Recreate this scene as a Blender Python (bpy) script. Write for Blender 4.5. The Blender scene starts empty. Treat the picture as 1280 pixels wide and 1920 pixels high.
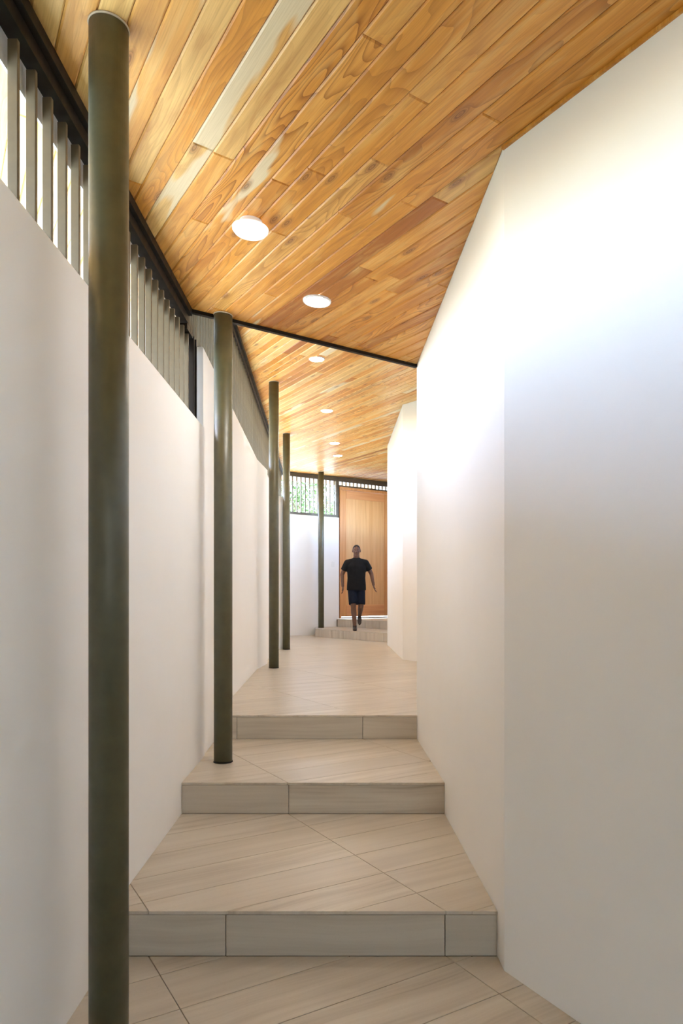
import bpy, bmesh, math, random
from mathutils import Vector, Matrix
random.seed(11)
PI = math.pi
scene = bpy.context.scene
C = scene.collection

# ------------------------------------------------------------------ camera
cam_d = bpy.data.cameras.new('camera')
cam = bpy.data.objects.new('camera', cam_d); C.objects.link(cam)
cam_d.sensor_fit = 'VERTICAL'; cam_d.sensor_height = 36.0; cam_d.sensor_width = 24.0
cam_d.lens = 24.19                      # a 24 mm shift lens
cam_d.shift_y = 158 / 1920
cam_d.clip_start = 0.05
cam.location = (0, 0, 1.36); cam.rotation_euler = (PI / 2, 0, 0)
scene.camera = cam

# ------------------------------------------------------------------ sky, sun, exposure
world = bpy.data.worlds.new('sky'); scene.world = world
world.use_nodes = True
wn = world.node_tree
sky = wn.nodes.new('ShaderNodeTexSky'); sky.sky_type = 'NISHITA'
sky.sun_disc = False; sky.sun_elevation = math.radians(56); sky.sun_rotation = math.radians(-70)
sky.air_density = 1.0; sky.dust_density = 1.2; sky.ozone_density = 1.0
wn.links.new(sky.outputs[0], wn.nodes['Background'].inputs[0])
wn.nodes['Background'].inputs[1].default_value = 0.42
sun_d = bpy.data.lights.new('sun', 'SUN'); sun_d.energy = 5.0; sun_d.angle = 0.009; sun_d.color = (0.94, 0.98, 1.02)
sun = bpy.data.objects.new('sun', sun_d); C.objects.link(sun)
sun.rotation_euler = Vector((0.70, -0.22, -1.0)).to_track_quat('-Z', 'Y').to_euler()
vs = scene.view_settings
scene.display_settings.display_device = 'sRGB'
vs.view_transform = 'Standard'; vs.look = 'None'; vs.gamma = 1.0; vs.use_curve_mapping = False
vs.exposure = 2.68
cy = scene.cycles
cy.max_bounces = 14; cy.diffuse_bounces = 10; cy.glossy_bounces = 5
cy.use_denoising = True
cy.sample_clamp_indirect = 12.0

# ------------------------------------------------------------------ materials
def new_mat(name, rough=0.6, color=(.8, .8, .8), metal=0.0, spec=0.5):
    m = bpy.data.materials.new(name); m.use_nodes = True
    b = m.node_tree.nodes['Principled BSDF']
    b.inputs['Base Color'].default_value = (*color, 1); b.inputs['Roughness'].default_value = rough
    b.inputs['Metallic'].default_value = metal; b.inputs['Specular IOR Level'].default_value = spec
    return m

class NT:
    def __init__(s, m):
        s.t = m.node_tree; s.b = s.t.nodes['Principled BSDF']
    def n(s, kind, **kw):
        x = s.t.nodes.new('ShaderNode' + kind)
        for k, v in kw.items(): setattr(x, k, v)
        return x
    def set(s, sock, v):
        if hasattr(v, 'is_output'): s.t.links.new(v, sock)
        else: sock.default_value = v
    def math(s, op, a, b=0.0, c=0.0, clamp=False):
        x = s.n('Math', operation=op, use_clamp=clamp)
        for i, v in enumerate((a, b, c)): s.set(x.inputs[i], v)
        return x.outputs[0]
    def vmath(s, op, a, b):
        x = s.n('VectorMath', operation=op); s.set(x.inputs[0], a); s.set(x.inputs[1], b)
        return x.outputs[0]
    def comb(s, x, y, z):
        c = s.n('CombineXYZ')
        for i, v in enumerate((x, y, z)): s.set(c.inputs[i], v)
        return c.outputs[0]
    def sep(s, v):
        c = s.n('SeparateXYZ'); s.set(c.inputs[0], v); return c.outputs
    def noise(s, vec, scale, detail=2.0, rough=0.5, dist=0.0):
        x = s.n('TexNoise'); s.set(x.inputs['Vector'], vec); x.inputs['Scale'].default_value = scale
        x.inputs['Detail'].default_value = detail; x.inputs['Roughness'].default_value = rough
        x.inputs['Distortion'].default_value = dist
        return x.outputs[0]
    def ramp(s, f, stops):
        x = s.n('ValToRGB'); e = x.color_ramp.elements
        while len(e) < len(stops): e.new(0.5)
        for el, (p, c) in zip(e, stops):
            el.position = p; el.color = (*c, 1) if len(c) == 3 else c
        s.set(x.inputs[0], f); return x.outputs[0]
    def mix(s, f, a, b, blend='MIX'):
        x = s.n('Mix', data_type='RGBA', blend_type=blend)
        s.set(x.inputs[0], f)
        for i, v in ((6, a), (7, b)):
            s.set(x.inputs[i], v if hasattr(v, 'is_output') else (*v, 1))
        return x.outputs[2]
    def maprange(s, v, a, b, c=0.0, d=1.0):
        x = s.n('MapRange'); s.set(x.inputs[0], v)
        for i, q in zip((1, 2, 3, 4), (a, b, c, d)): x.inputs[i].default_value = q
        return x.outputs[0]
    def bump(s, h, strength, dist=0.002):
        x = s.n('Bump'); x.inputs['Strength'].default_value = strength; x.inputs['Distance'].default_value = dist
        s.set(x.inputs['Height'], h); s.t.links.new(x.outputs[0], s.b.inputs['Normal'])

def plaster():
    m = new_mat('white_plaster', 0.62, (.86, .855, .84), spec=.3); t = NT(m)
    co = t.n('TexCoord').outputs['Object']
    n1 = t.noise(co, 1.3, 4, .6); n2 = t.noise(co, 90, 3, .6)
    t.set(t.b.inputs['Base Color'], t.ramp(n1, [(.3, (.885, .885, .88)), (.7, (.915, .915, .91))]))
    t.bump(n2, .06, .001)
    return m

def teak():
    m = new_mat('teak_planks', 0.40, spec=.3); t = NT(m)
    co = t.n('TexCoord').outputs['Object']
    rnd = t.n('ObjectInfo').outputs['Random']
    at = {}
    for k in ('tone', 'sap', 'fig', 'seed'):
        a = t.n('Attribute', attribute_type='OBJECT', attribute_name=k); at[k] = a.outputs['Fac']
    off = t.comb(t.math('MULTIPLY', at['seed'], 37.0), t.math('MULTIPLY', at['seed'], 91.0), t.math('MULTIPLY', at['seed'], 13.0))
    p = t.vmath('ADD', co, off)
    x, y, z = t.sep(p)
    # knots: sparse round spots, the grain bends about them
    kv = t.n('TexVoronoi', feature='F1', voronoi_dimensions='2D'); kv.inputs['Scale'].default_value = 1.0
    t.set(kv.inputs['Vector'], t.comb(t.math('MULTIPLY', x, 2.7), t.math('MULTIPLY', y, 9.0), 0.0))
    kd = kv.outputs['Distance']
    kn = t.maprange(kd, .06, .19, 1, 0)
    pick = t.maprange(t.sep(kv.outputs['Color'])[0], .74, .76)
    bend = t.math('MULTIPLY', t.maprange(kd, 0, .5, 1, 0), pick)
    bend = t.math('MULTIPLY', bend, bend)
    # growth-ring figure: contour lines of a long stretched noise
    low = t.noise(t.comb(t.math('MULTIPLY', x, 1.15), t.math('MULTIPLY', y, 8.0), 0.3), 1.0, 1.5, .45, .25)
    wob = t.noise(t.comb(t.math('MULTIPLY', x, 9.0), t.math('MULTIPLY', y, 26.0), 0.7), 1.0, 2, .5)
    f0 = t.math('ADD', t.math('MULTIPLY', low, 15.0), t.math('ADD', t.math('MULTIPLY', bend, 2.2), t.math('MULTIPLY', wob, .35)))
    ring = t.math('FRACT', f0)
    line = t.math('POWER', ring, 3.0)
    fib = t.noise(t.comb(t.math('MULTIPLY', x, 5.0), t.math('MULTIPLY', y, 230.0), 0.0), 1.0, 2, .6)
    streak = t.noise(t.comb(t.math('MULTIPLY', x, .9), t.math('MULTIPLY', y, 22.0), 2.0), 1.0, 3, .6)
    pale, honey, brown, red = (.82, .55, .20), (.76, .340, .055), (.30, .10, .014), (.40, .13, .022)
    base = t.mix(t.maprange(at['tone'], 0, .5), pale, honey)
    base = t.mix(t.maprange(at['tone'], .5, 1.0), base, red)
    base = t.mix(t.maprange(streak, .45, .75, 0, .45), base, brown)
    base = t.mix(t.maprange(streak, .48, .25, 0, .5), base, pale)
    figamt = t.math('MULTIPLY', line, t.math('ADD', t.math('MULTIPLY', at['fig'], .95), .08), clamp=True)
    base = t.mix(figamt, base, brown)
    blot = t.noise(t.comb(t.math('MULTIPLY', x, 2.3), t.math('MULTIPLY', y, 13.0), 9.0), 1.0, 3, .6, .6)
    base = t.mix(t.maprange(blot, .52, .76, 0, .55), base, red)
    base = t.mix(t.maprange(blot, .46, .26, 0, .45), base, pale)
    base = t.mix(t.maprange(fib, .48, .78, 0, .32), base, brown)
    # sapwood: grey cream zones along an edge or an end of the board
    sapn = t.noise(t.comb(t.math('MULTIPLY', x, 1.6), t.math('MULTIPLY', y, 10.0), 5.0), 1.0, 2, .5)
    sapf = t.maprange(t.math('ADD', sapn, t.math('MULTIPLY', at['sap'], .8)), .74, .80)
    sapc = t.mix(t.maprange(fib, .4, .75, 0, .4), (.74, .60, .36), (.48, .36, .20))
    base = t.mix(sapf, base, sapc)
    # only some of the cells hold a knot
    kcol = t.mix(t.maprange(t.math('FRACT', t.math('MULTIPLY', t.math('ADD', kd, t.math('MULTIPLY', wob, .05)), 16.0)), .2, .8), (.13, .045, .014), (.38, .155, .045))
    base = t.mix(t.math('MULTIPLY', t.math('MULTIPLY', kn, pick), .75), base, kcol)
    t.set(t.b.inputs['Base Color'], base)
    t.set(t.b.inputs['Roughness'], t.maprange(fib, .3, .8, .32, .45))
    t.b.inputs['Coat Weight'].default_value = .05; t.b.inputs['Coat Roughness'].default_value = .3
    t.bump(fib, .05, .0006)
    return m

def tile_mat(name, vertical=False):
    m = new_mat(name, 0.4, spec=.45); t = NT(m)
    co = t.n('TexCoord').outputs['Object']
    a = t.n('Attribute', attribute_type='OBJECT', attribute_name='tone'); tone = a.outputs['Fac']
    s_ = t.n('Attribute', attribute_type='OBJECT', attribute_name='seed').outputs['Fac']
    p = t.vmath('ADD', co, t.comb(t.math('MULTIPLY', s_, 31.0), t.math('MULTIPLY', s_, 17.0), t.math('MULTIPLY', s_, 53.0)))
    x, y, z = t.sep(p)
    wv = t.noise(t.comb(t.math('MULTIPLY', x, 1.4), t.math('MULTIPLY', y, 2.0), z), 1.0, 2, .5)
    yy = t.math('ADD', y, t.math('MULTIPLY', wv, .09))
    b1 = t.noise(t.comb(t.math('MULTIPLY', x, .8), t.math('MULTIPLY', yy, 13.0), 0), 1.0, 3, .6)
    b2 = t.noise(t.comb(t.math('MULTIPLY', x, 1.6), t.math('MULTIPLY', yy, 70.0), 3.0), 1.0, 3, .6)
    gr = t.noise(p, 160, 2, .6)
    f = t.math('ADD', t.math('MULTIPLY', b1, .72), t.math('MULTIPLY', b2, .28))
    amp = t.maprange(t.math('FRACT', t.math('MULTIPLY', s_, 7.0)), 0, 1, .35, 1.25)
    f = t.math('ADD', t.math('MULTIPLY', t.math('SUBTRACT', f, .5), amp), .52)
    c = t.ramp(f, [(.30, (.35, .30, .235)), (.43, (.50, .44, .36)), (.56, (.59, .53, .445)), (.72, (.65, .60, .515))])
    c = t.mix(t.maprange(tone, 0, 1, 0, .30), c, (.40, .365, .30))
    c = t.mix(t.maprange(gr, .55, .75, 0, .10), c, (.25, .22, .18))
    t.set(t.b.inputs['Base Color'], c)
    t.set(t.b.inputs['Roughness'], t.maprange(b2, .3, .7, .30, .42))
    t.bump(gr, .06, .0008)
    return m

def paint(name, color, rough=.38, spec=.5, bump=.04):
    m = new_mat(name, rough, color, spec=spec); t = NT(m)
    co = t.n('TexCoord').outputs['Object']
    n = t.noise(co, 14, 3, .6); g = t.noise(co, 140, 2, .5)
    c2 = tuple(v * .8 for v in color)
    t.set(t.b.inputs['Base Color'], t.mix(t.maprange(n, .35, .7), color, c2))
    t.set(t.b.inputs['Roughness'], t.maprange(n, .3, .7, rough - .05, rough + .08))
    t.bump(g, bump, .0006)
    return m

def door_wood(name, light, dark, axis='z'):
    m = new_mat(name, .42, spec=.4); t = NT(m)
    co = t.n('TexCoord').outputs['Object']; x, y, z = t.sep(co)
    s_ = t.n('ObjectInfo').outputs['Random']
    k = t.math('MULTIPLY', s_, 20.0)
    if axis == 'z': v = t.comb(t.math('MULTIPLY', x, 22.0), t.math('ADD', y, k), t.math('MULTIPLY', z, .7)); w = t.comb(t.math('MULTIPLY', x, 160.0), t.math('ADD', y, k), t.math('MULTIPLY', z, 3.0))
    else: v = t.comb(t.math('MULTIPLY', x, .7), t.math('ADD', y, k), t.math('MULTIPLY', z, 22.0)); w = t.comb(t.math('MULTIPLY', x, 3.0), t.math('ADD', y, k), t.math('MULTIPLY', z, 160.0))
    a = t.noise(v, 1.0, 3, .55, .3); f = t.noise(w, 1.0, 2, .5)
    c = t.ramp(a, [(.3, dark), (.7, light)])
    c = t.mix(t.maprange(f, .5, .75, 0, .3), c, tuple(q * .6 for q in dark))
    t.set(t.b.inputs['Base Color'], c); t.bump(f, .05, .0006)
    return m

M_PL = plaster(); M_TEAK = teak()
M_TILE = tile_mat('stone_grain_tile')
M_GROUT = paint('grout', (.20, .17, .13), .8, .2)
M_COL = paint('olive_column_paint', (.080, .078, .036), .45, 1.0)
M_BAR = paint('bronze_bar_paint', (.13, .105, .068), .42)
M_DARK = paint('dark_brown_steel', (.012, .008, .0055), .45, .25)
M_FRAME = paint('bronze_frame_paint', (.085, .065, .045), .4)
M_PLATE = paint('grey_galvanised_flange', (.70, .74, .78), .35)
M_SEAL = paint('cream_sealant', (.62, .52, .36), .6)
M_WHITE = new_mat('white_plastic', .4, (.85, .85, .84))
M_LED = new_mat('light_diffuser', .4, (.9, .9, .9))
_b = M_LED.node_tree.nodes['Principled BSDF']; _b.inputs['Emission Color'].default_value = (1, .96, .88, 1); _b.inputs['Emission Strength'].default_value = 30.0
M_DOME = M_LED.copy(); M_DOME.node_tree.nodes['Principled BSDF'].inputs['Emission Strength'].default_value = .15
M_DOOR = door_wood('cedar_door_panel', (.76, .46, .22), (.66, .36, .15))
M_STILE = door_wood('cedar_door_stile', (.70, .36, .14), (.58, .26, .09))
M_RAIL = door_wood('cedar_door_rail', (.76, .40, .18), (.62, .28, .115), 'x')
M_GROUND = paint('pale_exterior_paving', (.58, .60, .56), .85, .2)
M_WARM_BOUNCE = paint('added_warm_bounce', (.62, .38, .21), .8, .2)  # unseen warm ground, added to bounce warm light in through the entrance
M_DIM_STRIP = paint('added_dim_strip', (.06, .07, .03), .9, .1)  # unseen dark ground strip, added to dim the ceiling beside the window rail
M_LAWN = paint('lawn', (.14, .17, .11), .9, .1)
M_SKIN = paint('brown_skin', (.13, .060, .035), .5, .4)
M_SHIRT = paint('black_cotton', (.008, .008, .009), .85, .2)
M_SHORT = paint('navy_cotton', (.006, .009, .020), .85, .2)
M_SHOE = paint('dark_brown_leather', (.03, .018, .010), .45)
M_HAIR = paint('dark_hair', (.012, .009, .008), .7, .3)
M_EYE = new_mat('eye_white', .3, (.34, .30, .26))
M_LEAF = new_mat('green_leaf', .5, (.09, .17, .04)); M_BARK = paint('bark', (.14, .10, .065), .85, .2)
_t = NT(M_LEAF); _n = _t.noise(_t.n('TexCoord').outputs['Object'], 3, 2)
_t.set(_t.b.inputs['Base Color'], _t.ramp(_n, [(.3, (.08, .15, .04)), (.7, (.24, .32, .13))]))

# ------------------------------------------------------------------ helpers
def link(name, me, mat, parent=None, loc=None, rot=None):
    o = bpy.data.objects.new(name, me); C.objects.link(o)
    if mat and not me.materials: me.materials.append(mat)
    if loc is not None: o.location = loc
    if rot is not None: o.rotation_euler = rot
    if parent is not None: o.parent = parent
    return o

def fin(name, bm, mat, parent=None, loc=None, rot=None, smooth=False, kind=None):
    bmesh.ops.recalc_face_normals(bm, faces=bm.faces)
    me = bpy.data.meshes.new(name); bm.to_mesh(me); bm.free()
    if smooth:
        for p in me.polygons: p.use_smooth = True
    o = link(name, me, mat, parent, loc, rot)
    if kind: o['kind'] = kind
    return o

def empty(name, loc=(0, 0, 0), rz=0.0, kind=None, label=None, cat=None, group=None):
    o = bpy.data.objects.new(name, None); C.objects.link(o); o.location = loc; o.rotation_euler = (0, 0, rz)
    o.empty_display_size = .1
    if kind: o['kind'] = kind
    tag(o, label, cat, group)
    return o

def tag(o, label=None, cat=None, group=None):
    if label: o['label'] = label
    if cat: o['category'] = cat
    if group: o['group'] = group
    return o

def add_box(bm, x0, x1, y0, y1, z0, z1, bevel=0.0, M=None):
    r = bmesh.ops.create_cube(bm, size=1.0)
    vs_ = r['verts']
    for v in vs_:
        v.co = Vector(((x0 + x1) / 2 + v.co.x * (x1 - x0), (y0 + y1) / 2 + v.co.y * (y1 - y0), (z0 + z1) / 2 + v.co.z * (z1 - z0)))
    if bevel:
        es = list({e for v in vs_ for e in v.link_edges})
        rr = bmesh.ops.bevel(bm, geom=es, offset=bevel, segments=1, affect='EDGES')
        vs_ = list({v for f in rr['faces'] for v in f.verts} | {v for v in vs_ if v.is_valid})
    if M is not None:
        for v in vs_: v.co = M @ v.co
    return vs_

def add_prism(bm, poly, zb, zt):
    """poly: list of (x, y); zb, zt numbers or functions of (x, y)"""
    fb = zb if callable(zb) else (lambda x, y: zb); ft = zt if callable(zt) else (lambda x, y: zt)
    lo = [bm.verts.new((x, y, fb(x, y))) for x, y in poly]
    hi = [bm.verts.new((x, y, ft(x, y))) for x, y in poly]
    bm.faces.new(lo[::-1]); bm.faces.new(hi)
    n = len(poly)
    for i in range(n):
        j = (i + 1) % n
        bm.faces.new((lo[i], lo[j], hi[j], hi[i]))

def add_beam(bm, p0, p1, up, wid, hgt, o_w=0.0, o_h=0.0):
    """box swept from p0 to p1, wid across (horizontal), hgt along up"""
    p0, p1 = Vector(p0), Vector(p1); d = (p1 - p0).normalized()
    side = d.cross(Vector(up)).normalized(); u = side.cross(d).normalized()
    ring = []
    for p in (p0, p1):
        ring.append([bm.verts.new(p + side * (o_w + a * wid / 2) + u * (o_h + b * hgt / 2)) for a, b in ((-1, -1), (1, -1), (1, 1), (-1, 1))])
    a, b = ring
    bm.faces.new(a[::-1]); bm.faces.new(b)
    for i in range(4):
        j = (i + 1) % 4; bm.faces.new((a[i], a[j], b[j], b[i]))

def area(poly):
    return sum(poly[i][0] * poly[(i + 1) % len(poly)][1] - poly[(i + 1) % len(poly)][0] * poly[i][1] for i in range(len(poly))) / 2

def clip(subject, clipper):
    if area(clipper) < 0: clipper = clipper[::-1]
    out = list(subject)
    for i in range(len(clipper)):
        a, b = clipper[i], clipper[(i + 1) % len(clipper)]
        ins = lambda p: (b[0] - a[0]) * (p[1] - a[1]) - (b[1] - a[1]) * (p[0] - a[0]) >= -1e-9
        inp, out = out, []
        for k in range(len(inp)):
            p, q = inp[k - 1], inp[k]
            ip, iq = ins(p), ins(q)
            if ip != iq:
                dx, dy = q[0] - p[0], q[1] - p[1]
                den = (b[0] - a[0]) * dy - (b[1] - a[1]) * dx
                tt = ((b[0] - a[0]) * (a[1] - p[1]) - (b[1] - a[1]) * (a[0] - p[0])) / den
                out.append((p[0] + tt * dx, p[1] + tt * dy))
            if iq: out.append(q)
        if len(out) < 3: return []
    res = []
    for p in out:
        if not res or math.hypot(p[0] - res[-1][0], p[1] - res[-1][1]) > 1e-4: res.append(p)
    if len(res) > 2 and math.hypot(res[0][0] - res[-1][0], res[0][1] - res[-1][1]) < 1e-4: res.pop()
    if len(res) < 3: return []
    return res if area(res) > 0 else res[::-1]

# ------------------------------------------------------------------ measures of the place (metres, Y along the corridor)
RISE = 0.17
S1, S2, S3 = 2.60, 3.765, 4.915                 # the three steps
A30 = math.radians(30.55)
E_ = (math.cos(A30), math.sin(A30))              # tile length direction
D_ = (-math.sin(A30), math.cos(A30))             # plank length direction
def zc1(x, y): return 3.012 - .0656 * x + .0082 * y
def zc2(x, y): return 3.90 + .0215 * (y - 8.1)
BRK0, BRK1 = (-0.93, 4.185), (0.54, 4.93)        # the edge where the low ceiling ends
def brk(x): return BRK0[1] + (x - BRK0[0]) * (BRK1[1] - BRK0[1]) / (BRK1[0] - BRK0[0])
BW0, BWd = (-1.10, 14.80), (0.827, 0.562)        # inner face of the end wall
BWa = math.atan2(BWd[1], BWd[0])
def bw(s, off=0.0): return (BW0[0] + BWd[0] * s - BWd[1] * off, BW0[1] + BWd[1] * s + BWd[0] * off)
RW_IN = [(2.52, -1.0), (0.591, 2.5), (0.54, 4.93)]
RF_IN = [(1.30, 4.99), (1.55, 8.86), (0.99, 8.99), (0.82, 9.21), (0.803, 12.05), (1.6, 12.15), (2.1, 17.2)]
LEFT_X = -0.875
EAVE = -2.15

# ------------------------------------------------------------------ walls
def wall(name, poly, z0, z1, bevel=0.0):
    bm = bmesh.new(); add_prism(bm, poly, z0, z1)
    if bevel:
        es = [e for e in bm.edges if all(abs(v.co.z - (z1 if not callable(z1) else 1e9)) < 1e-5 for v in e.verts)]
        bmesh.ops.bevel(bm, geom=es, offset=bevel, segments=2, affect='EDGES')
    return fin(name, bm, M_PL, kind='structure')

Y_BACK = -3.0
wall('wall_left', [(LEFT_X, Y_BACK), (LEFT_X, 4.405), (-1.05, 4.405), (-1.05, Y_BACK)], -.1, 2.44, .007)
wall('wall_left.001', [(-.885, 4.405), (-.985, 8.05), (-.935, 8.70), (-.975, 8.88), (-1.035, 10.93), (-.90, 11.10), (-1.02, 11.3),
                       (-1.16, 14.76), (-1.40, 14.6), (-1.06, 4.405)], -.1, 2.96, .006)
wall('wall_right', RW_IN + [(0.66, 4.93), (0.71, 2.53), (2.62, -.94)], -.1, lambda x, y: zc1(x, y) + .05)
zr = lambda x, y: zc2(x, y) + .05
wall('wall_right.001', RF_IN[:5] + [(1.75, 12.15), (1.75, 12.0), (.95, 11.9), (.96, 9.28), (1.06, 9.12), (1.68, 9.0), (1.42, 4.87), (.66, 4.91), (.66, 5.0)], -.1, zr)
wall('wall_right.002', [(1.80, 12.15), (1.95, 12.15), (1.95, 15.2), (1.80, 15.2)], -.1, 3.0)  # unseen wall kept low; opening above added to light door and end wall
wall('wall_right.003', [(1.80, 15.2), (1.95, 15.2), (1.95, 17.4), (1.80, 17.4)], -.1, zr)
wall('wall_entrance', [(-1.05, Y_BACK - .15), (-1.05, Y_BACK), (.9, Y_BACK), (.9, Y_BACK - .15)], -.1, 3.14)
wall('wall_entrance.001', [(1.65, Y_BACK - .15), (1.65, Y_BACK), (2.9, Y_BACK), (2.9, Y_BACK - .15)], -.1, 3.0)
wall('wall_entrance.002', [(2.9, Y_BACK), (2.9, -.9), (2.52, -1.0), (2.62, -.94), (3.05, -.8), (3.05, Y_BACK)], -.1, 3.1)
# end wall: below the high window, and past the door
wall('wall_back', [bw(-.35), bw(1.262), bw(1.262, .14), bw(-.35, .14)], -.1, 3.13)
wall('wall_back.001', [bw(2.80), bw(4.0), bw(4.0, .14), bw(2.80, .14)], -.1, lambda x, y: zc2(x, y) + .03)

# ------------------------------------------------------------------ ceilings with planks
def offset_in(poly, d):
    """inset a convex polygon (ccw)"""
    n = len(poly); out = []
    for i in range(n):
        p0, p1, p2 = poly[i - 1], poly[i], poly[(i + 1) % n]
        a = Vector((p1[0] - p0[0], p1[1] - p0[1])).normalized(); b = Vector((p2[0] - p1[0], p2[1] - p1[1])).normalized()
        na, nb = Vector((-a.y, a.x)), Vector((-b.y, b.x))
        den = 1 + na.dot(nb)
        m = (na + nb) / max(den, .35)
        out.append((p1[0] + m.x * d, p1[1] + m.y * d))
    return out

def plank(poly, zc, parent, tone, sap, fig):
    cx = sum(p[0] for p in poly) / len(poly); cyy = sum(p[1] for p in poly) / len(poly); cz = zc(cx, cyy)
    ang = math.atan2(D_[1], D_[0])
    ca, sa = math.cos(-ang), math.sin(-ang)
    loc = lambda x, y, z: (ca * (x - cx) - sa * (y - cyy), sa * (x - cx) + ca * (y - cyy), z - cz)
    ins = offset_in(poly, .0055)
    ok = area(ins) > 0 and all(math.hypot(a[0] - b[0], a[1] - b[1]) < .03 for a, b in zip(ins, poly))
    if not ok: ins = poly
    bm = bmesh.new()
    low = [bm.verts.new(loc(x, y, zc(x, y))) for x, y in ins]
    mid = [bm.verts.new(loc(x, y, zc(x, y) + .0045)) for x, y in poly]
    hi = [bm.verts.new(loc(x, y, zc(x, y) + .015)) for x, y in poly]
    bm.faces.new(low[::-1]); bm.faces.new(hi)
    n = len(poly)
    for a, b in ((low, mid), (mid, hi)):
        for i in range(n):
            j = (i + 1) % n; bm.faces.new((a[i], a[j], b[j], b[i]))
    o = fin('plank', bm, M_TEAK, parent, (cx, cyy, cz), (0, 0, ang))
    o['tone'] = tone; o['sap'] = sap; o['fig'] = fig; o['seed'] = random.random()
    return o

def lay_planks(parent, region, zc, pitch, n0, dmin, dmax, rows, special, mean, lmin, lmax, sd=.19, sm=-.12):
    rng = random.Random(5)
    for k in rows:
        lo, hi = n0 + pitch * k, n0 + pitch * (k + 1)
        cuts, spec = special.get(k, (None, {}))
        if cuts is None:
            cuts = []; d = dmin - rng.uniform(0, lmax)
            while d < dmax:
                d += rng.uniform(lmin, lmax); cuts.append(d)
        else:
            cuts = list(cuts)
            while cuts[-1] < dmax: cuts.append(cuts[-1] + rng.uniform(lmin, lmax))
            while cuts[0] > dmin: cuts.insert(0, cuts[0] - rng.uniform(lmin, lmax))
        edges = [dmin - 9] + cuts + [dmax + 9]
        for i in range(len(edges) - 1):
            d0, d1 = edges[i] + .0004, edges[i + 1] - .0004
            a, b = lo + .0007, hi - .0007
            pt = lambda d, n: (D_[0] * d + D_[1] * n, D_[1] * d - D_[0] * n)
            cell = [pt(d0, a), pt(d1, a), pt(d1, b), pt(d0, b)]
            poly = clip(region, cell)
            tone, sap, fig = max(0, min(1, rng.gauss(mean(k) if callable(mean) else mean, sd))), max(0, rng.gauss(sm, .17)), max(0, min(1, rng.gauss(.30, .30)))
            if len(poly) < 3 or abs(area(poly)) < .0012: continue
            for key, val in spec.items():
                if d0 <= key <= d1: tone, sap, fig = val
            plank(poly, zc, parent, tone, sap, fig)

reg1 = [(EAVE, .2), (1.85, .2), (1.72, .45), (0.591, 2.5), (0.54, 4.93), (EAVE, brk(EAVE))]
bm = bmesh.new()
add_prism(bm, [(EAVE, -9.0), (3.1, -9.0), (3.1, -.5), (.75, 2.6), (.62, 4.93), (.54, 4.93), (EAVE, brk(EAVE))], lambda x, y: zc1(x, y) + .014, lambda x, y: zc1(x, y) + .16)  # runs on unseen past the entrance, added to cut sky light there
ceil1 = fin('ceiling', bm, M_GROUT, kind='structure')
# special rows: joints at these distances along the board; (tone, sapwood, figure) for the board that holds the key distance
SP1 = {
    0: ([1.0, 2.52], {1.9: (.25, .42, .25), 2.9: (.05, .35, .1)}),
    1: ([.6, 2.53], {1.8: (.12, .0, .05), 2.8: (.42, .0, .15)}),
    2: ([1.15, 3.05], {2.0: (.56, .10, 1.0)}),
    3: ([.2, 1.725], {1.4: (.42, 0, .1), 2.0: (.45, .20, .8)}),
    4: ([.7, 2.55], {1.8: (.5, .0, .35)}),
    5: ([.9, 2.40], {1.8: (.55, .0, .5)}),
    6: ([.4, 1.843, 2.923], {1.5: (.42, 0, .15), 2.2: (.52, 0, .15), 3.1: (.4, .05, .2)}),
    7: ([.3, 2.2], {1.5: (.48, .0, .1)}),
    8: ([.2, 2.6], {1.8: (.68, .0, .7)}),
    9: ([.5, 1.77], {1.4: (.5, .0, .2), 2.2: (.5, .12, .3)}),
    10: ([.5, 2.363], {1.8: (.55, .05, .5), 2.8: (.5, .18, .1)}),
    11: ([1.1, 2.26], {2.0: (.10, .25, .25), 2.9: (.95, 0, .45)}),
    12: ([1.4, 2.968], {2.5: (.45, 0, .1), 3.3: (.9, 0, .3)}),
    13: ([1.5, 3.043], {2.6: (.5, 0, .3), 3.3: (.7, 0, .9)}),
    14: ([1.6, 2.958], {2.5: (.72, 0, .1), 3.2: (.4, 0, .1)}),
}
lay_planks(ceil1, reg1, zc1, .085, .835, -.6, 6.0, range(-18, 26), SP1, (lambda k: .14 if k < 3 else .50 if k < 9 else .58), 1.7, 2.9)

reg2 = [(EAVE, brk(EAVE) + .02), (.54, 4.955), (1.30, 4.99), (1.55, 8.86), (0.99, 8.99), (0.82, 9.21), (0.803, 12.05), (1.8, 12.15), (1.8, 14.0), bw(3.2, 1.25), (EAVE, bw(-.7, 1.25)[1])]
bm = bmesh.new()
add_prism(bm, [(EAVE, brk(EAVE) + .02), (.62, 4.99), (1.5, 4.85), (2.4, 9), (2.6, 15), bw(4.2, 1.25), (EAVE, bw(-.7, 1.25)[1])], lambda x, y: zc2(x, y) + .014, lambda x, y: zc2(x, y) + .16)
ceil2 = fin('ceiling.001', bm, M_GROUT, kind='structure')
P2 = .0885
SP2 = {}
lay_planks(ceil2, reg2, zc2, P2, 1.5, 1.0, 16.0, range(-2, 150), SP2, .36, 2.6, 4.2, .25, -.04)

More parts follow.
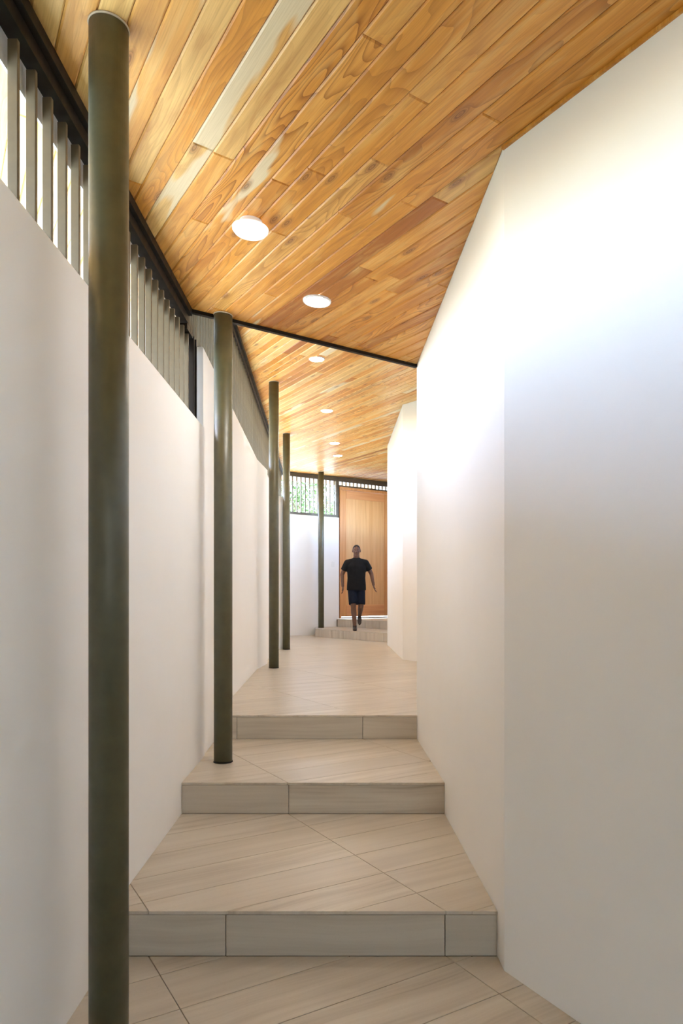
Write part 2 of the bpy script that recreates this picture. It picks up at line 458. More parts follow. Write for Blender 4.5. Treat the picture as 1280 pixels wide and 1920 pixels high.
# the vertical face between the two ceilings and the dark angle that edges it
bm = bmesh.new()
add_prism(bm, [(EAVE, brk(EAVE) + .001), (.54, 4.931), (.66, 4.96), (.60, 5.0), (.54, 4.955), (EAVE, brk(EAVE) + .019)], lambda x, y: zc1(x, y) + .002, lambda x, y: zc2(x, y) + .02)
fin('trim_1', bm, M_FRAME, kind='structure')
bm = bmesh.new()
p0 = (-.955, brk(-.955), zc1(-.955, brk(-.955))); p1 = (.536, brk(.536), zc1(.536, brk(.536)))
add_beam(bm, p0, p1, (0, 0, 1), .028, .020, o_w=0.0, o_h=-.0105)
fin('trim_2', bm, M_DARK, kind='structure')
# cover strip where the planks meet the right wall
bm = bmesh.new()
q0 = (1.75, .42); q1 = (.591, 2.5)
add_beam(bm, (q0[0] - .006, q0[1], zc1(*q0) - .006), (q1[0] - .006, q1[1], zc1(*q1) - .006), (0, 0, 1), .012, .012)
tr = fin('trim_3', bm, M_TEAK, kind='structure'); tr['tone'] = .6; tr['sap'] = 0.; tr['fig'] = .1; tr['seed'] = .4

# ------------------------------------------------------------------ windows of upright bars
bar_cache = {}
def bar_mesh(h, t=.016, d=.030):
    key = (round(h, 3), t, d)
    if key not in bar_cache:
        bm = bmesh.new(); add_box(bm, -d / 2, d / 2, -t / 2, t / 2, 0, h, .0015)
        bmesh.ops.recalc_face_normals(bm, faces=bm.faces)
        me = bpy.data.meshes.new('bar'); bm.to_mesh(me); bm.free(); me.materials.append(M_BAR); bar_cache[key] = me
    return bar_cache[key]

def bars(root, pts, z0, ztop, ang):
    for (x, y) in pts:
        h = round((ztop(x, y) if callable(ztop) else ztop) - z0, 2)
        link('bar', bar_mesh(h), None, root, (x, y, z0), (0, 0, ang))

# first window, above the low left wall
w1 = empty('window_1', kind='structure')
bars(w1, [(-.955, 2.005 + .117 * k - 3.51) for k in range(51) if 2.005 + .117 * k - 3.51 < 4.29], 2.44, lambda x, y: 2.985, 0)
bm = bmesh.new()
YE = 4.165; YS = -1.58
add_beam(bm, (-.953, YS, zc1(-.953, YS) - .048), (-.953, YE, zc1(-.953, YE) - .048), (0, 0, 1), .05, .094)
add_beam(bm, (-.918, YS, zc1(-.918, YS) - .022), (-.918, YE + .015, zc1(-.918, YE) - .022), (0, 0, 1), .024, .044)
add_box(bm, -.976, -.928, 4.14, 4.30, 2.972, 3.004)
fin('head_rail', bm, M_DARK, w1)
bm = bmesh.new(); add_box(bm, -.985, -.978, YS, 4.30, 2.90, 3.01); fin('head_flange', bm, M_PLATE, w1)
bm = bmesh.new(); add_box(bm, -.985, -.925, YS, 4.34, 2.436, 2.449, .002); fin('sill_rail', bm, M_DARK, w1)
bm = bmesh.new()
add_box(bm, -.975, -.925, 4.315, 4.345, 2.44, 2.990, .002); add_box(bm, -.985, -.918, 4.352, 4.375, 2.44, 2.985, .002)
fin('end_post', bm, M_DARK, w1)
bm = bmesh.new(); add_box(bm, -.96, -.925, 4.377, 4.398, 2.93, 2.985, .002); fin('end_block', bm, M_SEAL, w1)

def wline(y): return -.945 - .0335 * (y - 4.42)
for wname, ya, yb in (('window_2', 4.44, 10.90), ('window_3', 11.02, 14.70)):
    w = empty(wname, kind='structure')
    if wname == 'window_2': bars(w, [(-.942, 4.206), (-.942, 4.262), (-.942, 4.318), (-.942, 4.374)], 2.992, lambda x, y: zc2(x, y) - .06, .033)
    n = int((yb - ya) / .117)
    bars(w, [(wline(ya + .117 * k), ya + .117 * k) for k in range(n + 1)], 2.96, lambda x, y: zc2(x, y) - .06, .033)
    bm = bmesh.new()
    yt = ya - .25 if wname == 'window_2' else ya - .1
    f = lambda y, o, dz: (wline(y) + o, y, zc2(0, y) + dz)
    add_beam(bm, f(yt, .0, -.045), f(yb + .1, .0, -.045), (0, 0, 1), .05, .088)
    add_beam(bm, f(yt, .035, -.02), f(yb + .1, .035, -.02), (0, 0, 1), .024, .040)
    fin('head_rail', bm, M_DARK, w)
    bm = bmesh.new(); add_beam(bm, f(ya, -.027, -.11), f(yb, -.027, -.11), (0, 0, 1), .006, .08); fin('head_flange', bm, M_PLATE, w)
    bm = bmesh.new(); add_beam(bm, (wline(ya), ya, 2.968), (wline(yb), yb, 2.968), (0, 0, 1), .05, .012); fin('sill_rail', bm, M_DARK, w)

# high window in the end wall and the barred strip over the door, both in one steel frame each
def dark_bar(h, w, d):
    key = ('dark', h, w, d)
    if key not in bar_cache:
        bm = bmesh.new(); add_box(bm, -w / 2, w / 2, -d / 2, d / 2, 0, h, .0015)
        me = bpy.data.meshes.new('bar'); bm.to_mesh(me); bm.free(); me.materials.append(M_FRAME); bar_cache[key] = me
    return bar_cache[key]
def bwbox(bm, s0, s1, o0, o1, z0, z1, bevel=.002): add_box(bm, s0, s1, o0, o1, z0, z1, bevel)
w4 = empty('window_4', (BW0[0], BW0[1], 0), BWa, kind='structure')
bm = bmesh.new(); bwbox(bm, -.35, 1.258, .03, .09, 3.125, 3.19); fin('bottom_rail', bm, M_FRAME, w4)
bm = bmesh.new(); add_prism(bm, [(-.35, .03), (2.80, .03), (2.80, .09), (-.35, .09)], 3.955, lambda x, y: zc2(0, BW0[1] + BWd[1] * x) - .001)
fin('top_rail', bm, M_FRAME, w4)
bm = bmesh.new(); bwbox(bm, 1.205, 1.258, .03, .09, 3.19, 3.955); fin('side_post', bm, M_FRAME, w4)
for k in range(14):
    s = 1.165 - .108 * k
    if s < -.3: break
    link('bar', dark_bar(.77, .018, .03), None, w4, (s, .06, 3.187), (0, 0, 0))
w5 = empty('window_5', (BW0[0], BW0[1], 0), BWa, kind='structure')
bm = bmesh.new(); bwbox(bm, 1.258, 2.80, .02, .10, 3.835, 3.875); bwbox(bm, 1.258, 1.285, .02, .10, .85, 3.835); bwbox(bm, 2.775, 2.80, .02, .10, .85, 3.835)
fin('steel_frame', bm, M_FRAME, w5)
for k in range(15):
    s = 1.285 + .104 * k
    link('bar', dark_bar(.088, .022, .03), None, w5, (s, .06, 3.872), (0, 0, 0))

# ------------------------------------------------------------------ the door
d1 = empty('door_1', (BW0[0], BW0[1], 0), BWa, kind='structure')
bm = bmesh.new()
bwbox(bm, 1.286, 1.325, -.005, .10, .852, 3.835); bwbox(bm, 2.735, 2.774, -.005, .10, .852, 3.835); bwbox(bm, 1.326, 2.734, -.005, .10, 3.775, 3.835)
fin('door_frame', bm, M_STILE, d1)
def leaf(name, x0, x1, z0, z1, o0, o1, mat, bv=.0025):
    bm = bmesh.new(); add_box(bm, x0, x1, o0, o1, z0, z1, bv); return fin(name, bm, mat, d1)
ZL, ZH = .900, 3.77
leaf('stile', 1.33, 1.485, ZL, ZH, .03, .075, M_STILE); leaf('stile', 2.575, 2.73, ZL, ZH, .03, .075, M_STILE)
leaf('top_rail', 1.487, 2.573, 3.585, ZH, .03, .075, M_RAIL); leaf('bottom_rail', 1.487, 2.573, ZL, 1.168, .03, .075, M_RAIL)
for k in range(8):
    a = 1.487 + k * 1.086 / 8; leaf('panel_board', a + .0003, a + 1.086 / 8 - .0003, 1.1682, 3.5848, .036, .068, M_DOOR, .0008)
leaf('core_panel', 1.335, 2.725, ZL + .003, ZH - .003, .0685, .073, M_DOOR)
leaf('threshold', 1.287, 2.773, .852, .880, .03, .10, M_GROUT)

# ------------------------------------------------------------------ floor: steps, tiles
PLAT = [(-.555, 14.45), (.90, 12.66), (1.72, 12.4), bw(3.2, .1), bw(.64, .02)]
LAND = [(-.085, 15.40), (1.02, 14.03), (1.9, 13.2), bw(3.2, .12), bw(1.20, .02)]
lev = [0, RISE, 2 * RISE, 3 * RISE, 4 * RISE, 5 * RISE]
bm = bmesh.new()
T = .012
XL, XR = -1.0, 1.9
for z, poly in ((0, [(XL, -3.0), (3.0, -3.0), (XR, S1 + .013), (XL, S1 + .013)]),
                (1, [(XL, S1 + .013), (.65, S1 + .013), (.65, S2 + .013), (XL, S2 + .013)]),
                (2, [(XL, S2 + .013), (.65, S2 + .013), (.65, S3 + .013), (XL, S3 + .013)]),
                (3, [(-1.08, S3 + .013), (1.4, S3 + .013), (1.9, 13), (2.1, 17), (-1.2, 15.0)])):
    add_prism(bm, poly, -.25, lev[z] - T - .0015)
def inset_front(poly, d=.013):
    (ax, ay), (bx, by) = poly[0], poly[1]
    L = math.hypot(bx - ax, by - ay); nx, ny = -(by - ay) / L, (bx - ax) / L
    if ny < 0: nx, ny = -nx, -ny
    return [(ax + nx * d, ay + ny * d), (bx + nx * d, by + ny * d)] + poly[2:]
add_prism(bm, inset_front(PLAT), -.2, lev[4] - T - .0015)
add_prism(bm, inset_front(LAND), -.2, lev[5] - T - .0015)
floor = fin('floor', bm, M_GROUT, kind='structure')

def tile(poly, z, tone):
    cx = sum(p[0] for p in poly) / len(poly); cyy = sum(p[1] for p in poly) / len(poly)
    ca, sa = math.cos(-A30), math.sin(-A30)
    L = [(ca * (x - cx) - sa * (y - cyy), sa * (x - cx) + ca * (y - cyy)) for x, y in poly]
    bm = bmesh.new()
    ins = offset_in(L, .001)
    if area(ins) <= 0: ins = L
    lo = [bm.verts.new((x, y, -T)) for x, y in L]; mid = [bm.verts.new((x, y, -.001)) for x, y in L]; hi = [bm.verts.new((x, y, 0)) for x, y in ins]
    bm.faces.new(lo[::-1]); bm.faces.new(hi); n = len(L)
    for a, b in ((lo, mid), (mid, hi)):
        for i in range(n):
            j = (i + 1) % n; bm.faces.new((a[i], a[j], b[j], b[i]))
    o = fin('tile', bm, M_TILE, floor, (cx, cyy, z), (0, 0, A30)); o['tone'] = tone; o['seed'] = random.random()

def lay_tiles(region, z, rng):
    pl, pw, s0, t0 = .967, .235, 1.662, -2.223
    for i in range(-4, 20):
        for j in range(-60, 12):
            a, b = s0 + pl * i + .0013, s0 + pl * (i + 1) - .0013
            c, d = t0 + pw * j + .0013, t0 + pw * (j + 1) - .0013
            P = lambda s, t: (E_[0] * s - D_[0] * t, E_[1] * s - D_[1] * t)
            poly = clip(region, [P(a, c), P(b, c), P(b, d), P(a, d)])
            tone = min(1, max(0, rng.gauss(.35, .3)))
            if len(poly) >= 3 and abs(area(poly)) > .0012: tile(poly, z, tone)
rt = random.Random(3)
def rwx(y):                                     # right wall face at y
    for (xa, ya), (xb, yb) in zip(RW_IN, RW_IN[1:]):
        if ya <= y <= yb: return xa + (xb - xa) * (y - ya) / (yb - ya)
lay_tiles([(LEFT_X, 1.2), (rwx(1.2), 1.2), (.591, 2.5), (rwx(S1 - .0005), S1 - .0005), (LEFT_X, S1 - .0005)], 0, rt)
lay_tiles([(LEFT_X, S1), (rwx(S1), S1), (rwx(S2), S2 - .0005), (LEFT_X, S2 - .0005)], lev[1], rt)
lay_tiles([(LEFT_X, S2), (rwx(S2), S2), (rwx(S3), S3 - .0005), (-.895, S3 - .0005), (-.885, 4.405), (LEFT_X, 4.405)], lev[2], rt)
lay_tiles([(-.899, S3), (.54, S3), (.54, 4.935), (1.30, 4.995), (1.55, 8.86), (.99, 8.99), (.82, 9.21), (.803, 12.05), (1.0, 12.07), (.90, 12.659), (-.555, 14.449), (-.515, 15.17), bw(-.06), (-1.02, 11.3), (-.90, 11.10), (-1.035, 10.93), (-.975, 8.88), (-.935, 8.70), (-.985, 8.05)], lev[3], rt)
lay_tiles([PLAT[0], (.90, 12.66), (1.02, 14.03), LAND[0], bw(1.20), bw(.64)], lev[4], rt)
lay_tiles([LAND[0], LAND[1], (1.05, 14.0), bw(2.68), bw(1.20)], lev[5], rt)

def riser(p0, p1, z0, z1, cuts, vertical=False, tones=None):
    """upright tiles from p0 to p1, cut at these lengths; outer face on the line p0-p1"""
    L = math.hypot(p1[0] - p0[0], p1[1] - p0[1]); a = math.atan2(p1[1] - p0[1], p1[0] - p0[0])
    e = [0] + cuts + [L]
    for i in range(len(e) - 1):
        w, h = e[i + 1] - e[i] - .003, z1 - z0 - T - .003
        m = (e[i] + e[i + 1]) / 2
        loc = (p0[0] + math.cos(a) * m, p0[1] + math.sin(a) * m, z0 + .001 + h / 2)
        bm = bmesh.new()
        if vertical:
            add_box(bm, -h / 2, h / 2, -w / 2, w / 2, -.012, 0, .0008)      # local x runs up the tile
            R = Matrix.Rotation(a, 4, 'Z') @ Matrix(((0, 1, 0, 0), (0, 0, -1, 0), (1, 0, 0, 0), (0, 0, 0, 1)))
            for v in bm.verts: v.co.y = v.co.y
        else:
            add_box(bm, -w / 2, w / 2, -h / 2, h / 2, -.012, 0, .0008)
            R = Matrix.Rotation(a, 4, 'Z') @ Matrix.Rotation(PI / 2, 4, 'X')
        o = fin('riser_tile', bm, M_TILE, floor); o.matrix_world = Matrix.Translation(loc) @ R
        o['tone'] = tones[i] if tones else min(1, max(0, rt.gauss(.6, .25))); o['seed'] = random.random()
riser((LEFT_X, S1), (rwx(S1), S1), 0, lev[1], [.438, 1.266], tones=[.75, .6, 1.0])
riser((LEFT_X, S2), (rwx(S2), S2), lev[1], lev[2], [.586], tones=[.8, .5])
riser((-.893, S3), (rwx(S3), S3), lev[2], lev[3], [.146, 1.045], tones=[.5, .9, .6])
Lp = math.hypot(PLAT[1][0] - PLAT[0][0], PLAT[1][1] - PLAT[0][1])
riser(PLAT[0], PLAT[1], lev[3], lev[4], [.235 * k for k in range(1, int(Lp / .235) + 1)], True)
Ll = math.hypot(LAND[1][0] - LAND[0][0], LAND[1][1] - LAND[0][1])
riser(LAND[0], LAND[1], lev[4], lev[5], [.235 * k for k in range(1, int(Ll / .235) + 1)], True)

# ------------------------------------------------------------------ columns
def column(x, y, z0, zc, r, label):
    root = empty('steel_column', (x, y, z0), label=label, cat='column', group='steel columns along the left wall')
    bm = bmesh.new(); n = 40
    lo = []; hi = []
    for i in range(n):
        a = 2 * PI * i / n; px, py = r * math.cos(a), r * math.sin(a)
        lo.append(bm.verts.new((px, py, 0))); hi.append(bm.verts.new((px, py, zc(x + px, y + py) - z0 - .0005)))
    for i in range(n):
        j = (i + 1) % n; bm.faces.new((lo[i], lo[j], hi[j], hi[i]))
    bm.faces.new(lo[::-1]); bm.faces.new(hi)
    s = fin('shaft', bm, M_COL, root)
    for p in s.data.polygons: p.use_smooth = len(p.vertices) == 4
    bm = bmesh.new(); rr = r + .0035
    a1 = []; a2 = []; a3 = []
    for i in range(n):
        a = 2 * PI * i / n; c_, s_ = math.cos(a), math.sin(a)
        zt = zc(x + rr * c_, y + rr * s_) - z0
        a1.append(bm.verts.new((r * c_, r * s_, zt - .007))); a2.append(bm.verts.new((rr * c_, rr * s_, zt - .002))); a3.append(bm.verts.new((r * c_, r * s_, zt)))
    for i in range(n):
        j = (i + 1) % n
        for p, q in ((a1, a2), (a2, a3), (a3, a1)): bm.faces.new((p[i], p[j], q[j], q[i]))
    fin('sealant_ring', bm, M_SEAL, root, smooth=True)
    bm = bmesh.new(); a1 = []; a2 = []; a3 = []
    for i in range(n):
        a = 2 * PI * i / n; c_, s_ = math.cos(a), math.sin(a)
        a1.append(bm.verts.new((r * c_, r * s_, .009))); a2.append(bm.verts.new(((r + .004) * c_, (r + .004) * s_, .002))); a3.append(bm.verts.new((r * c_, r * s_, 0.0)))
    for i in range(n):
        j = (i + 1) % n
        for p, q in ((a1, a2), (a2, a3), (a3, a1)): bm.faces.new((p[i], p[j], q[j], q[i]))
    fin('foot_ring', bm, M_DARK, root, smooth=True)
column(-.700, 2.071, lev[0], zc1, .0578, 'dark olive steel column on the lowest floor below the first step, thickest of the five')
column(-.729, 4.240, lev[2], zc1, .0565, 'dark olive steel column standing on the second tread, just before the ceiling steps up')
column(-.802, 8.160, lev[3], zc2, .0585, 'dark olive steel column on the upper floor, first beyond the third step')
column(-.880, 11.00, lev[3], zc2, .0580, 'dark olive steel column on the upper floor, last one before the platform')
column(-.440, 14.85, lev[4], zc2, .0620, 'thin looking olive steel column standing on the low platform by the wooden door')

# ------------------------------------------------------------------ ceiling lights
def lathe(bm, prof, n=40):
    rings = []
    for r, z in prof:
        if r < 1e-6: rings.append([bm.verts.new((0, 0, z))])
        else: rings.append([bm.verts.new((r * math.cos(2 * PI * i / n), r * math.sin(2 * PI * i / n), z)) for i in range(n)])
    for a, b in zip(rings, rings[1:]):
        for i in range(n):
            j = (i + 1) % n
            if len(a) == 1 and len(b) == 1: continue
            if len(a) == 1: bm.faces.new((a[0], b[j], b[i]))
            elif len(b) == 1: bm.faces.new((a[i], a[j], b[0]))
            else: bm.faces.new((a[i], a[j], b[j], b[i]))
def ceiling_light(x, y, zc, r, label, dome=False):
    root = empty('ceiling_light', (x, y, zc(x, y)), label=label, cat='light', group='round white ceiling lights')
    if zc is zc1: root.rotation_euler = (math.atan(.0082), math.atan(.0656), 0)
    else: root.rotation_euler = (math.atan(.0215), 0, 0)
    if dome:
        bm = bmesh.new(); lathe(bm, [(0, 0), (.052, 0), (.052, -.028), (0, -.028)]); fin('base', bm, M_WHITE, root)
        bm = bmesh.new(); lathe(bm, [(0, -.020), (r * .7, -.020), (r, -.032), (r * .985, -.040), (r * .86, -.052), (r * .6, -.062), (r * .3, -.067), (0, -.068)])
        fin('dome_shade', bm, M_DOME, root, smooth=True)
    else:
        bm = bmesh.new(); lathe(bm, [(r * .86, 0), (r, 0), (r * .995, -.006), (r * .93, -.011), (r * .86, -.010), (r * .86, 0)]); fin('rim', bm, M_WHITE, root, smooth=True)
        bm = bmesh.new(); lathe(bm, [(0, -.002), (r * .855, -.002), (r * .85, -.009), (0, -.012)]); fin('diffuser', bm, M_LED, root, smooth=True)
ceiling_light(-.412, 3.13, zc1, .083, 'white dome ceiling light hanging below the low plank ceiling', True)
ceiling_light(-.140, 3.94, zc1, .082, 'flat round white ceiling light just before the dark ceiling edge')
ceiling_light(-.262, 7.31, zc2, .085, 'flat round white ceiling light first beyond the dark ceiling edge')
ceiling_light(-.202, 9.52, zc2, .087, 'flat round white ceiling light second beyond the dark ceiling edge')
ceiling_light(-.118, 11.75, zc2, .090, 'small flat white ceiling light, one before the last towards the door')
ceiling_light(-.069, 12.92, zc2, .090, 'small flat white ceiling light, last one towards the wooden door')

# ------------------------------------------------------------------ switches
def switch(loc, rz, label):
    root = empty('light_switch', loc, rz, label=label, cat='switch')
    bm = bmesh.new(); add_box(bm, -.037, .037, -.006, 0, -.06, .06, .002); fin('cover_plate', bm, M_WHITE, root)
    bm = bmesh.new(); add_box(bm, -.011, .011, -.0095, -.006, -.022, .022, .001); fin('rocker', bm, M_WHITE, root)
sx, sy = bw(1.10); switch((sx, sy, 2.08), BWa, 'white light switch on the end wall between column and door')
switch((.8035, 11.95, 1.72), -PI / 2 - .006, 'white light switch on the far end of the right wall')

# ------------------------------------------------------------------ the man (local frame: facing -Y, feet at z = 0)
def seg(bm, p0, r0, p1, r1, n=14, sy=1.0, caps=True):
    """tapered limb between two joints, round ends"""
    p0, p1 = Vector(p0), Vector(p1); d = p1 - p0; L = d.length
    q = d.to_track_quat('Z', 'Y').to_matrix().to_4x4()
    M = Matrix.Translation(p0) @ q
    r = bmesh.ops.create_cone(bm, cap_ends=True, segments=n, radius1=r0, radius2=r1, depth=L)
    for v in r['verts']: v.co = M @ (v.co + Vector((0, 0, L / 2)))
    if caps:
        for p, rr in ((p0, r0), (p1, r1)): ball(bm, p, (rr, rr, rr))
def ball(bm, c, r, n=14):
    q = bmesh.ops.create_uvsphere(bm, u_segments=n, v_segments=n // 2 + 2, radius=1.0)
    for v in q['verts']: v.co = Vector((c[0] + v.co.x * r[0], c[1] + v.co.y * r[1], c[2] + v.co.z * r[2]))
def loft(bm, rings, n=24):
    """closed tube of ellipses: (cx, cy, z, rx, ry)"""
    rr = [[bm.verts.new((cx + rx * math.cos(2 * PI * i / n), cy_ + ry * math.sin(2 * PI * i / n), z)) for i in range(n)] for cx, cy_, z, rx, ry in rings]
    for a, b in zip(rr, rr[1:]):
        for i in range(n):
            j = (i + 1) % n; bm.faces.new((a[i], a[j], b[j], b[i]))
    bm.faces.new(rr[0][::-1]); bm.faces.new(rr[-1])
def fuse(name, bm, mat, voxel, smooth_it, parent=None, loc=None):
    """weld overlapping solids into one continuous skin"""
    bmesh.ops.recalc_face_normals(bm, faces=bm.faces)
    me = bpy.data.meshes.new(name); bm.to_mesh(me); bm.free()
    tmp = bpy.data.objects.new('tmp_fuse', me); C.objects.link(tmp)
    a = tmp.modifiers.new('r', 'REMESH'); a.mode = 'VOXEL'; a.voxel_size = voxel
    if smooth_it:
        b = tmp.modifiers.new('s', 'SMOOTH'); b.iterations = smooth_it; b.factor = .5
    dg = bpy.context.evaluated_depsgraph_get(); dg.update()
    out = bpy.data.meshes.new_from_object(tmp.evaluated_get(dg))
    bpy.data.objects.remove(tmp); bpy.data.meshes.remove(me)
    out.name = name; out.materials.clear()
    for p in out.polygons: p.use_smooth = True
    return link(name, out, mat, parent, loc)

def hand(bm, w, dirn, side, sgn):
    """relaxed hand below the wrist: dirn along the forearm, side towards the thumb"""
    w = Vector(w); d = Vector(dirn).normalized(); s = Vector(side).normalized(); nrm = d.cross(s)
    pc = w + d * .045
    M = Matrix((s, d, nrm)).transposed()
    q = bmesh.ops.create_uvsphere(bm, u_segments=12, v_segments=8, radius=1)
    for v in q['verts']: v.co = pc + M @ Vector((v.co.x * .041, v.co.y * .055, v.co.z * .017))
    for k, (o, L) in enumerate(((.029, .068), (.010, .077), (-.010, .071), (-.028, .056))):
        a = w + d * .085 + s * o
        b = a + d * L * .52 + s * o * .15 + nrm * sgn * .008; c_ = b + d * L * .46 + nrm * sgn * .024
        seg(bm, a, .0088, b, .0082, 8); seg(bm, b, .0082, c_, .0072, 8)
    a = w + d * .03 + s * .032; b = a + d * .033 + s * .026 + nrm * sgn * .006; c_ = b + d * .032 + s * .006 + nrm * sgn * .012
    seg(bm, a, .0115, b, .0100, 8); seg(bm, b, .0100, c_, .0085, 8)

MAN = Vector((.298, 13.73, lev[4]))
J = dict(hipR=(-.085, .05, .88), kneeR=(-.062, -.075, .485), ankR=(-.035, -.075, .085),
         hipL=(.085, .05, .88), kneeL=(.088, -.015, .48), ankL=(.070, .345, .285),
         shR=(-.182, .0, 1.345), elR=(-.285, .05, 1.115), wrR=(-.272, -.01, .885),
         shL=(.182, .0, 1.345), elL=(.300, .06, 1.130), wrL=(.340, -.01, .910))
bm = bmesh.new()
loft(bm, [(0, .05, .80, .13, .09), (0, .05, .90, .165, .112), (0, .035, 1.00, .152, .10), (0, .02, 1.10, .150, .098), (0, .005, 1.22, .172, .112), (0, .0, 1.31, .165, .106), (0, .0, 1.385, .100, .076), (0, -.005, 1.44, .065, .062)])
seg(bm, (0, -.005, 1.40), .066, (0, -.03, 1.52), .060)
for s in 'RL':
    seg(bm, J['hip' + s], .088, J['knee' + s], .056); 
    kn, an = Vector(J['knee' + s]), Vector(J['ank' + s])
    cal = kn.lerp(an, .32) + Vector((0, .018, 0)); seg(bm, kn, .053, cal, .056); seg(bm, cal, .055, an, .036)
    ball(bm, J['sh' + s], (.062, .060, .060)); seg(bm, (0.10 if s == 'L' else -.10, 0, 1.36), .052, J['sh' + s], .058)
    seg(bm, J['sh' + s], .054, J['el' + s], .041); seg(bm, J['el' + s], .041, J['wr' + s], .028)
    w, e = Vector(J['wr' + s]), Vector(J['el' + s])
    hand(bm, w, w - e, (0, -1, 0), 1 if s == 'R' else -1)
# head: skull, jaw, nose, lips, brow, ears
ball(bm, (0, -.028, 1.605), (.077, .094, .095), 20); ball(bm, (0, -.060, 1.545), (.062, .064, .070), 16); ball(bm, (0, -.045, 1.515), (.056, .058, .045), 16)
ball(bm, (0, -.100, 1.488), (.030, .022, .022)); seg(bm, (0, -.121, 1.600), .010, (0, -.138, 1.556), .014, 10)
ball(bm, (-.013, -.128, 1.552), (.010, .010, .009)); ball(bm, (.013, -.128, 1.552), (.010, .010, .009))
ball(bm, (0, -.117, 1.524), (.025, .010, .006)); ball(bm, (0, -.116, 1.513), (.022, .010, .006))
for s in (-1, 1):
    ball(bm, (s * .030, -.108, 1.612), (.024, .012, .007)); ball(bm, (s * .079, -.020, 1.585), (.010, .020, .032)); ball(bm, (s * .04, -.09, 1.56), (.022, .022, .02))
person = fuse('person', bm, M_SKIN, .0062, 2, loc=MAN)
tag(person, 'man in black t-shirt and dark shorts stepping down off the platform before the wooden door', 'person')

bm = bmesh.new()
loft(bm, [(0, .045, .800, .194, .136), (0, .042, .92, .190, .130), (0, .028, 1.04, .180, .122), (0, .012, 1.16, .186, .124), (0, .0, 1.27, .194, .127), (0, .0, 1.335, .165, .112), (0, -.002, 1.385, .125, .090), (0, -.006, 1.43, .086, .074), (0, -.010, 1.455, .066, .064)])
for s in 'RL':
    a, b = Vector(J['sh' + s]), Vector(J['el' + s])
    seg(bm, (.07 if s == 'L' else -.07, 0, 1.365), .072, a, .069)
    seg(bm, a, .069, a.lerp(b, .64), .072, caps=False); ball(bm, a, (.069, .069, .069))
fuse('t_shirt', bm, M_SHIRT, .010, 2, person)
bm = bmesh.new()
loft(bm, [(0, .05, .78, .165, .110), (0, .05, .84, .172, .112), (0, .045, .92, .155, .104)])
for s in 'RL':
    a, b = Vector(J['hip' + s]), Vector(J['knee' + s])
    a = a + Vector((0, 0, -.04)); seg(bm, a, .092, a.lerp(b, .90), .090, caps=False); ball(bm, a, (.088, .095, .09))
fuse('shorts', bm, M_SHORT, .010, 2, person)
bm = bmesh.new()
q = bmesh.ops.create_uvsphere(bm, u_segments=20, v_segments=14, radius=1)
for v in q['verts']: v.co = Vector((v.co.x * .0795, -.025 + v.co.y * .0965, 1.608 + v.co.z * .0985))
bmesh.ops.delete(bm, geom=[v for v in bm.verts if v.co.z < 1.642 - (v.co.y + .10) * 1.05 or v.co.z < 1.53], context='VERTS')
bmesh.ops.solidify(bm, geom=bm.faces[:], thickness=.006)
fin('hair', bm, M_HAIR, person, smooth=True)
for s in (-1, 1):
    bm = bmesh.new(); ball(bm, (s * .029, -.1075, 1.594), (.0105, .0085, .0065), 10); e_ = fin('eye', bm, M_EYE, person, smooth=True)
    bm = bmesh.new(); ball(bm, (s * .029, -.1148, 1.594), (.0048, .002, .0050), 8); fin('iris', bm, M_HAIR, e_, smooth=True)
def shoe(ank, pitch):
    bm = bmesh.new()
    ball(bm, (0, .015, -.035), (.040, .050, .048)); ball(bm, (0, -.075, -.052), (.045, .085, .032)); ball(bm, (0, -.13, -.058), (.042, .050, .026)); seg(bm, (0, .005, -.03), .040, (0, .0, .02), .042, caps=False)
    for v in bm.verts: v.co.z = max(v.co.z, -.083)
    R = Matrix.Translation(ank) @ Matrix.Rotation(pitch, 4, 'X')
    for v in bm.verts: v.co = R @ v.co
    o = fuse('shoe', bm, M_SHOE, .007, 1, person)
    bm = bmesh.new(); loft(bm, [(0, -.055, -.0845, .040, .125), (0, -.055, -.074, .044, .130)])
    for v in bm.verts: v.co = R @ v.co
    fin('sole', bm, M_DARK, o)
shoe(Vector(J['ankR']), 0.0); shoe(Vector(J['ankL']), .95)

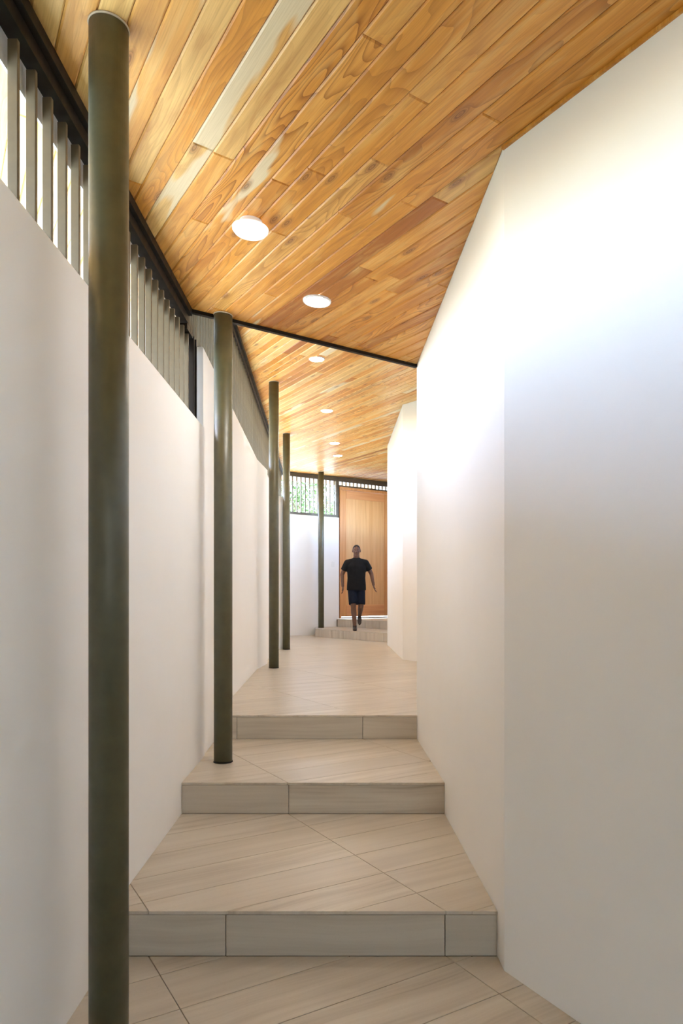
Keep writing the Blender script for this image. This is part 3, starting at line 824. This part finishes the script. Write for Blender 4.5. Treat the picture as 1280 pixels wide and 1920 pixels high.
# ------------------------------------------------------------------ outside
bm = bmesh.new(); add_prism(bm, [(-9, -40), (-2.7, -40), (-2.7, 60), (-9, 60)], -.6, -.02)
fin('ground', bm, M_GROUND, kind='structure')
bm = bmesh.new(); add_prism(bm, [(-2.7, -40), (-1.06, -40), (-1.06, 4.4), (-1.42, 15.0), (-1.42, 60), (-2.7, 60)], -.6, -.03)
fin('ground.004', bm, M_DIM_STRIP, kind='structure')
bm = bmesh.new(); add_prism(bm, [(-60, -40), (-9, -40), (-9, 60), (-60, 60)], -.6, -.03)
fin('ground.002', bm, M_LAWN, kind='structure')
bm = bmesh.new(); add_prism(bm, [(-1.05, -16), (9, -16), (9, -3.01), (-1.05, -3.01)], -.6, -.02)
fin('ground.003', bm, M_WARM_BOUNCE, kind='structure')
bm = bmesh.new(); add_prism(bm, [bw(-.6, .145), bw(4.2, .145), (30, 22), (30, 60), (-1.4, 60)], -.6, .842)
fin('ground.001', bm, M_GROUND, kind='structure')

def tree(x, y, z, h, cr, seed, label):
    rng = random.Random(seed)
    root = empty('tree', (x, y, z), label=label, cat='tree', group='trees beyond the end window')
    bm = bmesh.new()
    seg(bm, (0, 0, -.1), .13, (.05, .02, h * .5), .09, 10)
    for k in range(6):
        a = k * 1.05 + rng.random(); seg(bm, (.05, .02, h * (.36 + .03 * k)), .05, (math.cos(a) * cr * .6, math.sin(a) * cr * .6, h * (.62 + .05 * rng.random())), .018, 8, caps=False)
    fin('trunk', bm, M_BARK, root)
    vs_, fs = [], []
    cl = [(Vector((rng.gauss(0, cr * .42), rng.gauss(0, cr * .42), h * .70 + rng.gauss(0, h * .13))), rng.uniform(.3, .55) * cr) for _ in range(16)]
    for _ in range(1500):
        c_, r_ = rng.choice(cl)
        dv = Vector((rng.gauss(0, 1), rng.gauss(0, 1), rng.gauss(0, 1))).normalized() * r_ * rng.random() ** .4
        p = c_ + dv
        u = Vector((rng.gauss(0, 1), rng.gauss(0, 1), rng.gauss(0, .6))).normalized(); w = u.cross(Vector((rng.gauss(0, 1), rng.gauss(0, 1), rng.gauss(0, 1)))).normalized()
        l, b = rng.uniform(.07, .13), rng.uniform(.03, .05); i = len(vs_)
        vs_ += [p - u * l, p + w * b, p + u * l, p - w * b]; fs.append((i, i + 1, i + 2, i + 3))
    me = bpy.data.meshes.new('foliage'); me.from_pydata(vs_, [], fs); o = link('foliage', me, M_LEAF, root); o['kind'] = 'stuff'
tree(-1.25, 25.5, .84, 6.2, 1.3, 1, 'bushy green tree outside the end window, behind its middle bars')
tree(-.2, 28.5, .84, 6.0, 1.2, 2, 'rounded green tree outside the end window, nearest the door')
tree(-3.2, 30.0, .0, 7.2, 1.2, 4, 'taller loose green tree outside the end window, at its far corner')
